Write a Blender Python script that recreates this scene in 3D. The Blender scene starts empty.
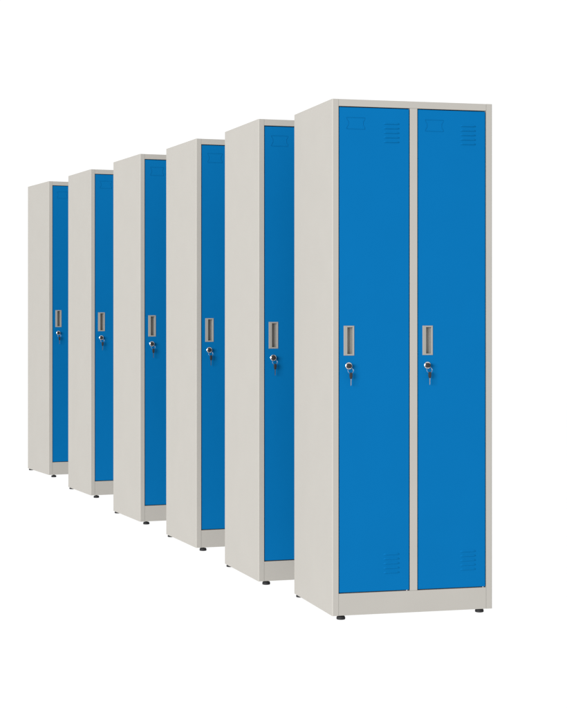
import bpy, bmesh, math
from mathutils import Vector

# ---------------------------------------------------------------- camera, light, exposure
S = bpy.context.scene
C = S.collection
EYE = 1.0478
cam = bpy.data.objects.new('camera', bpy.data.cameras.new('camera'))
C.objects.link(cam)
cam.location = (0, 0, EYE)
cam.rotation_euler = (math.radians(90), 0, 0)
cam.data.sensor_fit = 'VERTICAL'
cam.data.sensor_height = 36
cam.data.lens = 1690.6 / 708 * 36
cam.data.shift_y = -39.1 / 708
cam.data.clip_start = 0.1
cam.data.clip_end = 500
S.camera = cam

world = bpy.data.worlds.new('World')
S.world = world
world.use_nodes = True
bg = world.node_tree.nodes['Background']
bg.inputs['Color'].default_value = (1.0, 1.0, 1.0, 1)
bg.inputs['Strength'].default_value = 1.05


def area_light(name, loc, target, sx, sy, watts, col=(1, 1, 1)):
    l = bpy.data.lights.new(name, 'AREA')
    l.shape = 'RECTANGLE'
    l.size, l.size_y = sx, sy
    l.energy = watts
    l.color = col
    o = bpy.data.objects.new(name, l)
    C.objects.link(o)
    o.location = loc
    o.rotation_euler = (Vector(target) - Vector(loc)).to_track_quat('-Z', 'Y').to_euler()
    return o


area_light('added_key_light', (-23.6, -24.9, 6.0), (-0.5, 7.5, 1.0), 20.0, 13.0, 29000)  # added area light, out of view, brightens side panels and rear doors

S.view_settings.view_transform = 'Standard'
S.view_settings.look = 'None'
S.view_settings.exposure = 0
S.view_settings.gamma = 1


# ---------------------------------------------------------------- materials
def mat(name, col, rough=0.5, metal=0.0, spec=0.5, bump=0.0, bscale=900.0, wave=0.0, vary=0.0):
    m = bpy.data.materials.new(name)
    m.use_nodes = True
    nt = m.node_tree
    p = nt.nodes['Principled BSDF']
    p.inputs['Base Color'].default_value = (*col, 1)
    p.inputs['Roughness'].default_value = rough
    p.inputs['Metallic'].default_value = metal
    p.inputs['Specular IOR Level'].default_value = spec
    tc = nt.nodes.new('ShaderNodeTexCoord')
    last = None
    if wave:
        n = nt.nodes.new('ShaderNodeTexNoise')
        n.inputs['Scale'].default_value = 3.0
        n.inputs['Detail'].default_value = 1.0
        nt.links.new(tc.outputs['Object'], n.inputs['Vector'])
        b = nt.nodes.new('ShaderNodeBump')
        b.inputs['Strength'].default_value = 1.0
        b.inputs['Distance'].default_value = wave
        nt.links.new(n.outputs['Fac'], b.inputs['Height'])
        last = b
    if bump:
        n = nt.nodes.new('ShaderNodeTexNoise')
        n.inputs['Scale'].default_value = bscale
        n.inputs['Detail'].default_value = 2.0
        nt.links.new(tc.outputs['Object'], n.inputs['Vector'])
        b = nt.nodes.new('ShaderNodeBump')
        b.inputs['Strength'].default_value = bump
        b.inputs['Distance'].default_value = 0.0004
        nt.links.new(n.outputs['Fac'], b.inputs['Height'])
        if last:
            nt.links.new(last.outputs['Normal'], b.inputs['Normal'])
        last = b
    if last:
        nt.links.new(last.outputs['Normal'], p.inputs['Normal'])
    if vary:
        n = nt.nodes.new('ShaderNodeTexNoise')
        n.inputs['Scale'].default_value = 7.0
        n.inputs['Detail'].default_value = 5.0
        nt.links.new(tc.outputs['Object'], n.inputs['Vector'])
        r = nt.nodes.new('ShaderNodeValToRGB')
        r.color_ramp.elements[0].position = 0.3
        r.color_ramp.elements[1].position = 0.7
        r.color_ramp.elements[0].color = (*[c * (1 - vary) for c in col], 1)
        r.color_ramp.elements[1].color = (*[c * (1 + vary) for c in col], 1)
        nt.links.new(n.outputs['Fac'], r.inputs['Fac'])
        nt.links.new(r.outputs['Color'], p.inputs['Base Color'])
    return m


M_GREY = mat('light_grey_paint', (0.264, 0.2525, 0.232), 0.55, 0, 0.15, 0.15, 900, 0.0012, 0.012)
M_BLUE = mat('blue_paint', (0.0006, 0.0855, 0.233), 0.6, 0, 0.025, 0.12, 900, 0.0006, 0.012)
M_TRIM = mat('handle_grey', (0.195, 0.188, 0.172), 0.5, 0, 0.3, 0.1, 700)
M_CHROME = mat('chrome', (0.62, 0.61, 0.60), 0.22, 1.0, 0.5)
M_STEEL = mat('nickel_steel', (0.32, 0.32, 0.33), 0.35, 1.0, 0.5)
M_BLACK = mat('black_plastic', (0.013, 0.013, 0.014), 0.5, 0, 0.25, 0.1, 600)
M_RUBBER = mat('black_rubber', (0.012, 0.012, 0.013), 0.7, 0, 0.2, 0.2, 500)


def floor_mat():
    # white floor; translucency added so world light from below washes out contact shadows
    m = bpy.data.materials.new('white_floor_translucent')
    m.use_nodes = True
    nt = m.node_tree
    nt.nodes.remove(nt.nodes['Principled BSDF'])
    out = nt.nodes['Material Output']
    d = nt.nodes.new('ShaderNodeBsdfDiffuse')
    d.inputs['Color'].default_value = (0.985, 0.985, 0.985, 1)
    t = nt.nodes.new('ShaderNodeBsdfTranslucent')
    t.inputs['Color'].default_value = (0.985, 0.985, 0.985, 1)
    x = nt.nodes.new('ShaderNodeMixShader')
    x.inputs['Fac'].default_value = 0.97
    nt.links.new(d.outputs[0], x.inputs[1])
    nt.links.new(t.outputs[0], x.inputs[2])
    nt.links.new(x.outputs[0], out.inputs['Surface'])
    return m


# ---------------------------------------------------------------- mesh helpers
def link(name, bm, m, parent=None, smooth=True, bevel=0.0, seg=2):
    bmesh.ops.recalc_face_normals(bm, faces=bm.faces)
    if bevel:
        es = [e for e in bm.edges if len(e.link_faces) == 2 and e.calc_face_angle(0) > 0.6]
        bmesh.ops.bevel(bm, geom=es, offset=bevel, segments=seg, profile=0.5, affect='EDGES')
    me = bpy.data.meshes.new(name)
    bm.to_mesh(me)
    bm.free()
    me.materials.append(m)
    if smooth:
        for p in me.polygons:
            p.use_smooth = True
        me.set_sharp_from_angle(angle=math.radians(32))
    o = bpy.data.objects.new(name, me)
    C.objects.link(o)
    if parent:
        o.parent = parent
    return o


def box(bm, x0, x1, y0, y1, z0, z1):
    v = [bm.verts.new(p) for p in ((x0, y0, z0), (x1, y0, z0), (x1, y1, z0), (x0, y1, z0),
                                   (x0, y0, z1), (x1, y0, z1), (x1, y1, z1), (x0, y1, z1))]
    for f in ((0, 1, 2, 3), (4, 5, 6, 7), (0, 1, 5, 4), (1, 2, 6, 5), (2, 3, 7, 6), (3, 0, 4, 7)):
        bm.faces.new([v[i] for i in f])


def prism(bm, pts, z0, z1):
    a = [bm.verts.new((x, y, z0)) for x, y in pts]
    b = [bm.verts.new((x, y, z1)) for x, y in pts]
    bm.faces.new(a)
    bm.faces.new(b)
    n = len(pts)
    for i in range(n):
        bm.faces.new((a[i], a[(i + 1) % n], b[(i + 1) % n], b[i]))


def lathe_y(bm, cx, cz, prof, n=40):
    """prof = [(radius, y)...] turned round an axis along y"""
    rings = []
    for r, y in prof:
        if r < 1e-6:
            rings.append([bm.verts.new((cx, y, cz))])
        else:
            rings.append([bm.verts.new((cx + r * math.cos(2 * math.pi * k / n), y,
                                        cz + r * math.sin(2 * math.pi * k / n))) for k in range(n)])
    for A, B in zip(rings, rings[1:]):
        for k in range(n):
            j = (k + 1) % n
            if len(A) == 1 and len(B) > 1:
                bm.faces.new((A[0], B[k], B[j]))
            elif len(B) == 1 and len(A) > 1:
                bm.faces.new((A[k], A[j], B[0]))
            else:
                bm.faces.new((A[k], A[j], B[j], B[k]))


def lathe_z(bm, cx, cy, prof, n=36):
    rings = []
    for r, z in prof:
        if r < 1e-6:
            rings.append([bm.verts.new((cx, cy, z))])
        else:
            rings.append([bm.verts.new((cx + r * math.cos(2 * math.pi * k / n),
                                        cy + r * math.sin(2 * math.pi * k / n), z)) for k in range(n)])
    for A, B in zip(rings, rings[1:]):
        for k in range(n):
            j = (k + 1) % n
            if len(A) == 1 and len(B) > 1:
                bm.faces.new((A[0], B[k], B[j]))
            elif len(B) == 1 and len(A) > 1:
                bm.faces.new((A[k], A[j], B[0]))
            else:
                bm.faces.new((A[k], A[j], B[j], B[k]))


def tube(bm, pts, r, n=8, closed=False, flat=1.0):
    """round wire through 3D points"""
    P = [Vector(p) for p in pts]
    rings = []
    N = len(P)
    for i, p in enumerate(P):
        a = P[(i - 1) % N] if (closed or i > 0) else p
        b = P[(i + 1) % N] if (closed or i < N - 1) else p
        t = (b - a).normalized()
        u = Vector((0, 1, 0))
        if abs(t.dot(u)) > 0.95:
            u = Vector((1, 0, 0))
        s = t.cross(u).normalized()
        u = s.cross(t).normalized()
        rings.append([bm.verts.new(p + (s * math.cos(2 * math.pi * k / n) +
                                        u * math.sin(2 * math.pi * k / n) * flat) * r) for k in range(n)])
    for i in range(N if closed else N - 1):
        A, B = rings[i], rings[(i + 1) % N]
        for k in range(n):
            j = (k + 1) % n
            bm.faces.new((A[k], A[j], B[j], B[k]))
    if not closed:
        bm.faces.new(rings[0])
        bm.faces.new(rings[-1])


# ---------------------------------------------------------------- the floor
SLOPE = 0.015            # the white sheet rises very slightly to the back
Y0 = 5.8792
FOOT = 0.017             # length of the left front foot
bm = bmesh.new()


def floor_z(y):
    return SLOPE * (y - Y0) - FOOT


vs = [bm.verts.new((x, y, floor_z(y))) for x, y in ((-60, -20), (60, -20), (60, 90), (-60, 90))]
bm.faces.new(vs)
fl = link('floor', bm, floor_mat(), smooth=False)
fl['kind'] = 'structure'
fl['label'] = 'seamless pure white sheet under the row of lockers'

# ---------------------------------------------------------------- one locker
W, D, H = 0.5957, 0.4958, 1.8
POST = 0.0225
RAIL = 0.0245
PL = 0.0765              # plinth height
MUL = (0.2864, 0.3134)   # centre post
T = 0.0015
DY = 0.0026              # door face set back from the frame
DT = 0.018
GAP = 0.0031


def fold_profile(mirror):
    r = 0.0035
    pts = [(0, D)]
    for k in range(6):
        a = math.pi + (math.pi / 2) * k / 5
        pts.append((r + r * math.cos(a), r + r * math.sin(a)))
    pts += [(POST, 0), (POST, 0.022), (POST - T, 0.022), (POST - T, 0.004), (0.006, 0.004), (T, 0.008), (T, D)]
    if mirror:
        pts = [(W - x, y) for x, y in pts]
    return pts


def louver(bm, cx, z, w):
    """pressed louver: a long low blister open along its lower edge"""
    n = 14
    hh = 0.0062
    outer = []
    for i in range(n + 1):
        u = i / n
        e = min(1.0, min(u, 1 - u) / 0.12)
        e = math.sin(e * math.pi / 2)
        outer.append((cx - w / 2 + w * u, e))
    rows = []
    for q, (dz, dy) in enumerate(((hh, 0.0), (hh * 0.55, 0.0014), (0.0008, 0.0028), (0.0, 0.0028), (0.0009, 0.0017))):
        rows.append([bm.verts.new((x, DY - 0.0001 - dy * e, z + dz * (0.25 + 0.75 * e))) for x, e in outer])
    for A, B in zip(rows, rows[1:]):
        for i in range(n):
            bm.faces.new((A[i], A[i + 1], B[i + 1], B[i]))


def make_door(root, x0, x1):
    z0, z1 = PL + GAP, H - RAIL - GAP
    # handle and lock places
    hx0 = x0 + 0.0165
    hz = 0.958
    px0, px1 = hx0 + 0.0135, hx0 + 0.0335
    pz0, pz1 = hz - 0.0465, hz + 0.0465
    bm = bmesh.new()
    xs = [x0, px0 - 0.001, px1 + 0.001, x1]
    zs = [z0, pz0 - 0.001, pz1 + 0.001, z1]
    F = [[bm.verts.new((x, DY, z)) for z in zs] for x in xs]
    B = [[bm.verts.new((x, DY + DT, z)) for z in zs] for x in xs]
    for i in range(3):
        for j in range(3):
            if i == 1 and j == 1:
                continue
            bm.faces.new((F[i][j], F[i + 1][j], F[i + 1][j + 1], F[i][j + 1]))
            bm.faces.new((B[i][j], B[i][j + 1], B[i + 1][j + 1], B[i + 1][j]))
    for i in range(3):
        for j in (0, 3):
            bm.faces.new((F[i][j], F[i + 1][j], B[i + 1][j], B[i][j]))
            bm.faces.new((F[j][i], F[j][i + 1], B[j][i + 1], B[j][i]))
    for j in (1, 2):
        bm.faces.new((F[1][j], F[2][j], B[2][j], B[1][j]))
        bm.faces.new((F[j][1], F[j][2], B[j][2], B[j][1]))
    door = link('door', bm, M_BLUE, root, smooth=False, bevel=0.0012)

    # pressed card holder outline
    bm = bmesh.new()
    a0, a1 = x0 + 0.0265, x0 + 0.0935
    c0, c1 = 1.6970, 1.7370
    yy = DY - 0.0003
    m = (c0 + c1) / 2
    pts = []
    k = 0.0062

    def cv(p, q, n=5):
        return [(p[0] + (q[0] - p[0]) * i / n, p[1] + (q[1] - p[1]) * i / n) for i in range(n)]
    corner = [(a0, c1), (a1, c1), (a1 - 0.001, c1 - 0.007), (a1 - k, m + 0.006), (a1 - k, m - 0.006),
              (a1 - 0.001, c0 + 0.007), (a1, c0), (a0, c0), (a0 + 0.001, c0 + 0.007), (a0 + k, m - 0.006),
              (a0 + k, m + 0.006), (a0 + 0.001, c1 - 0.007)]
    for p, q in zip(corner, corner[1:] + corner[:1]):
        pts += [(u[0], yy, u[1]) for u in cv(p, q, 3)]
    tube(bm, pts, 0.0010, 8, closed=True, flat=0.95)
    link('label_frame', bm, M_BLUE, door)

    # louvers, upper and lower group
    for base in (1.6535, 0.1420):
        bm = bmesh.new()
        for i in range(5):
            louver(bm, x1 - 0.0655, base + i * 0.0160, 0.060)
        link('vent', bm, M_BLUE, door)

    # recessed pull
    bm = bmesh.new()
    yf = DY - 0.0016
    O = [(hx0, hz - 0.0520), (hx0 + 0.0385, hz - 0.0520), (hx0 + 0.0385, hz + 0.0520), (hx0, hz + 0.0520)]
    I = [(px0, pz0), (px1, pz0), (px1, pz1), (px0, pz1)]
    e = 0.0007
    Oe = [(hx0 + e, hz - 0.0520 + e), (hx0 + 0.0385 - e, hz - 0.0520 + e), (hx0 + 0.0385 - e, hz + 0.0520 - e), (hx0 + e, hz + 0.0520 - e)]
    Ie = [(px0 - e, pz0 - e), (px1 + e, pz0 - e), (px1 + e, pz1 + e), (px0 - e, pz1 + e)]
    dep = (0.0189, 0.0153, 0.0153, 0.0189)
    lay = [[bm.verts.new((x, DY + 0.0004, z)) for x, z in O],
           [bm.verts.new((x, yf + e, z)) for x, z in O],
           [bm.verts.new((x, yf, z)) for x, z in Oe],
           [bm.verts.new((x, yf, z)) for x, z in Ie],
           [bm.verts.new((x, yf + e, z)) for x, z in I],
           [bm.verts.new((x, d, z)) for (x, z), d in zip(I, dep)]]
    for A, B2 in zip(lay, lay[1:]):
        for q in range(4):
            bm.faces.new((A[q], A[(q + 1) % 4], B2[(q + 1) % 4], B2[q]))
    # pocket floor: a scooped curve from the deep left side to the shallow right side
    n = 14
    lo, hi = [], []
    for i in range(n + 1):
        u = i / n
        x = px0 + 0.0002 + (px1 - px0 - 0.0004) * u
        y = 0.0188 - 0.0035 * u ** 1.8
        lo.append(bm.verts.new((x, y, pz0 + 0.0001)))
        hi.append(bm.verts.new((x, y, pz1 - 0.0001)))
    for i in range(n):
        bm.faces.new((lo[i], lo[i + 1], hi[i + 1], hi[i]))
    link('handle', bm, M_TRIM, door, smooth=False)

    # cam lock
    lx, lz = x0 + 0.0345, 0.870
    bm = bmesh.new()
    lathe_y(bm, lx, lz, [(0.0128, DY + 0.0004), (0.0128, DY - 0.0012), (0.0120, DY - 0.0030), (0.0102, DY - 0.0042),
                         (0.0088, DY - 0.0042), (0.0084, DY - 0.0032), (0.0, DY - 0.0032)])
    link('lock', bm, M_CHROME, door)

    # hinge pin at the lower right corner of the door
    bm = bmesh.new()
    lathe_z(bm, x1 - 0.0075, DY + 0.0035, [(0.0, PL - 0.0004), (0.0024, PL - 0.0004), (0.0024, z0 + 0.0003), (0.0, z0 + 0.0003)], 16)
    link('hinge_pin', bm, M_CHROME, door)
    return door, (lx, lz)


def make_locker():
    root = bpy.data.objects.new('locker', None)
    C.objects.link(root)
    root.empty_display_size = 0.1
    bm = bmesh.new()
    prism(bm, fold_profile(False), 0, H)
    prism(bm, fold_profile(True), 0, H)
    box(bm, T + 0.0002, W - T - 0.0002, 0.024, D - T, H - T - 0.0002, H - 0.0002)      # top sheet
    box(bm, T + 0.0002, W - T - 0.0002, D - T, D - 0.0002, 0.0002, H - 0.0004)         # back sheet
    box(bm, T + 0.0002, W - T - 0.0002, 0.024, D - T, PL - 0.006, PL - 0.006 + T)      # bottom shelf
    box(bm, 0.299, 0.3005, 0.024, D - T, PL, H - T - 0.001)                            # partition
    link('cabinet_body', bm, M_GREY, root, smooth=False)
    g = 0.0003
    bm = bmesh.new()
    box(bm, POST + g, W - POST - g, 0.0006, 0.0235, H - RAIL, H - 0.0001)
    link('top_rail', bm, M_GREY, root, smooth=False, bevel=0.0008)
    bm = bmesh.new()
    box(bm, POST + g, W - POST - g, 0.0008, 0.0235, 0.0001, PL)
    link('plinth', bm, M_GREY, root, smooth=False, bevel=0.0008)
    bm = bmesh.new()
    box(bm, MUL[0], MUL[1], 0.0006, 0.022, PL + g, H - RAIL - g)
    link('centre_post', bm, M_GREY, root, smooth=False, bevel=0.0008)

    d1 = make_door(root, POST + GAP, MUL[0] - GAP)
    d2 = make_door(root, MUL[1] + GAP, W - POST - GAP)

    yaw = 0.2628
    for a, b in ((0.039, 0.026), (W - 0.039, 0.026), (0.0165, D - 0.022), (W - 0.0165, D - 0.022)):
        drop = FOOT - SLOPE * (a * math.sin(yaw) + b * math.cos(yaw)) + SLOPE * 0.026
        bm = bmesh.new()
        t = min(0.0115, drop - 0.0012)
        lathe_z(bm, a, b, [(0.0, -drop), (0.0140, -drop), (0.0155, -drop + 0.0018), (0.0155, -drop + t * 0.6),
                           (0.0135, -drop + t), (0.0062, -drop + t + 0.0002), (0.0062, -0.0002), (0.0, -0.0002)])
        link('foot', bm, M_RUBBER, root)
    return root, [d1[1], d2[1]]


# ---------------------------------------------------------------- one set of keys
def make_keys():
    """origin: centre of the lock face; -y points out of the door"""
    root = bpy.data.objects.new('key_set', None)
    C.objects.link(root)
    root.empty_display_size = 0.02
    bm = bmesh.new()
    # moulded key head seen nearly end on
    lathe_y(bm, 0, 0, [(0.0, 0.0), (0.0060, 0.0), (0.0064, -0.002), (0.0078, -0.0035), (0.0081, -0.0110), (0.0066, -0.0132), (0.0, -0.0136)], 28)
    link('key_head', bm, M_BLACK, root)
    bm = bmesh.new()
    R = 0.0100
    rc = Vector((0.0035, -0.0095, -0.0162))
    for dy, rr in ((0.0, R), (0.0014, R * 0.985)):
        tube(bm, [rc + Vector((rr * math.cos(a), dy + 0.002 * math.sin(a), rr * math.sin(a))) for a in
                  [2 * math.pi * i / 36 for i in range(36)]], 0.00048, 8, closed=True)
    link('split_ring', bm, M_STEEL, root)
    # spare key hanging on the ring
    bm = bmesh.new()
    cx, top = 0.0042, -0.0235
    pts = [(-0.0036, 0), (0.0036, 0), (0.0052, -0.002), (0.0054, -0.013), (0.0042, -0.019), (0.0030, -0.0215), (-0.0030, -0.0215),
           (-0.0042, -0.019), (-0.0054, -0.013), (-0.0052, -0.002)]
    f = [bm.verts.new((cx + x, -0.0130, top + z)) for x, z in pts]
    b = [bm.verts.new((cx + x, -0.0095, top + z)) for x, z in pts]
    bm.faces.new(f)
    bm.faces.new(b)
    for i in range(len(pts)):
        j = (i + 1) % len(pts)
        bm.faces.new((f[i], f[j], b[j], b[i]))
    key = link('spare_key', bm, M_BLACK, root, bevel=0.0006)
    bm = bmesh.new()
    z = top - 0.0215
    teeth = [(-0.0016, 0), (0.0017, 0), (0.0017, -0.004), (0.0010, -0.006), (0.0015, -0.008), (0.0008, -0.0105), (0.0015, -0.013),
             (0.0009, -0.0155), (0.0014, -0.0185), (0.0, -0.0245), (-0.0015, -0.0225)]
    f = [bm.verts.new((cx + x, -0.0121, z + q)) for x, q in teeth]
    b = [bm.verts.new((cx + x, -0.0104, z + q)) for x, q in teeth]
    bm.faces.new(f)
    bm.faces.new(b)
    for i in range(len(teeth)):
        j = (i + 1) % len(teeth)
        bm.faces.new((f[i], f[j], b[j], b[i]))
    link('key_blade', bm, M_STEEL, key, smooth=False)
    return root


def copy_tree(o, parent=None):
    c = o.copy()
    C.objects.link(c)
    c.parent = parent
    for ch in list(o.children):
        copy_tree(ch, c)
    return c


# ---------------------------------------------------------------- the row
PLACES = [(0.1697, 5.8792, 0.2628), (-0.0971, 6.5770, 0.3014), (-0.3836, 7.4316, 0.3372),
          (-0.7013, 8.2699, 0.3656), (-1.0633, 9.3277, 0.3771), (-1.4377, 10.3561, 0.4078)]
NAMES = ['largest and nearest grey locker, both blue doors in full view at the right end',
         'second grey locker from the right, directly behind the largest one, blue left door showing',
         'third grey locker from the right, with a strip of its blue door showing',
         'fourth grey locker from the right, third from the far left end',
         'second grey locker from the far left end, narrow strip of blue door',
         'farthest grey locker, at the far left end of the row']
KEYN = ['keys on a ring hanging from the lock of the left door of the nearest locker',
        'keys on a ring hanging from the lock of the second locker from the right',
        'keys on a ring hanging from the lock of the third locker from the right',
        'keys on a ring hanging from the lock of the fourth locker from the right',
        'keys on a ring hanging from the lock of the second locker from the left end',
        'keys on a ring hanging from the lock of the last locker at the left end']

first, locks = make_locker()
key0 = make_keys()
used = [False]


def put_key(x, y, yaw, zb, lock, label):
    k = key0 if not used[0] else copy_tree(key0)
    used[0] = True
    c, s = math.cos(yaw), math.sin(yaw)
    a, b = lock[0], DY - 0.0032
    k.location = (x + a * c - b * s, y + a * s + b * c, zb + lock[1])
    k.rotation_euler = (0, 0, yaw)
    k['label'] = label
    k['category'] = 'keys'
    k['group'] = 'keys hanging in the locker doors'


for i, (x, y, yaw) in enumerate(PLACES):
    o = first if i == 0 else copy_tree(first)
    zb = SLOPE * (y - Y0)
    o.location = (x, y, zb)
    o.rotation_euler = (0, 0, yaw)
    o['label'] = NAMES[i]
    o['category'] = 'locker'
    o['group'] = 'grey lockers with blue doors standing in a row'
    put_key(x, y, yaw, zb, locks[0], KEYN[i])
    if i == 0:
        put_key(x, y, yaw, zb, locks[1], 'keys on a ring hanging from the lock of the right door of the nearest locker')
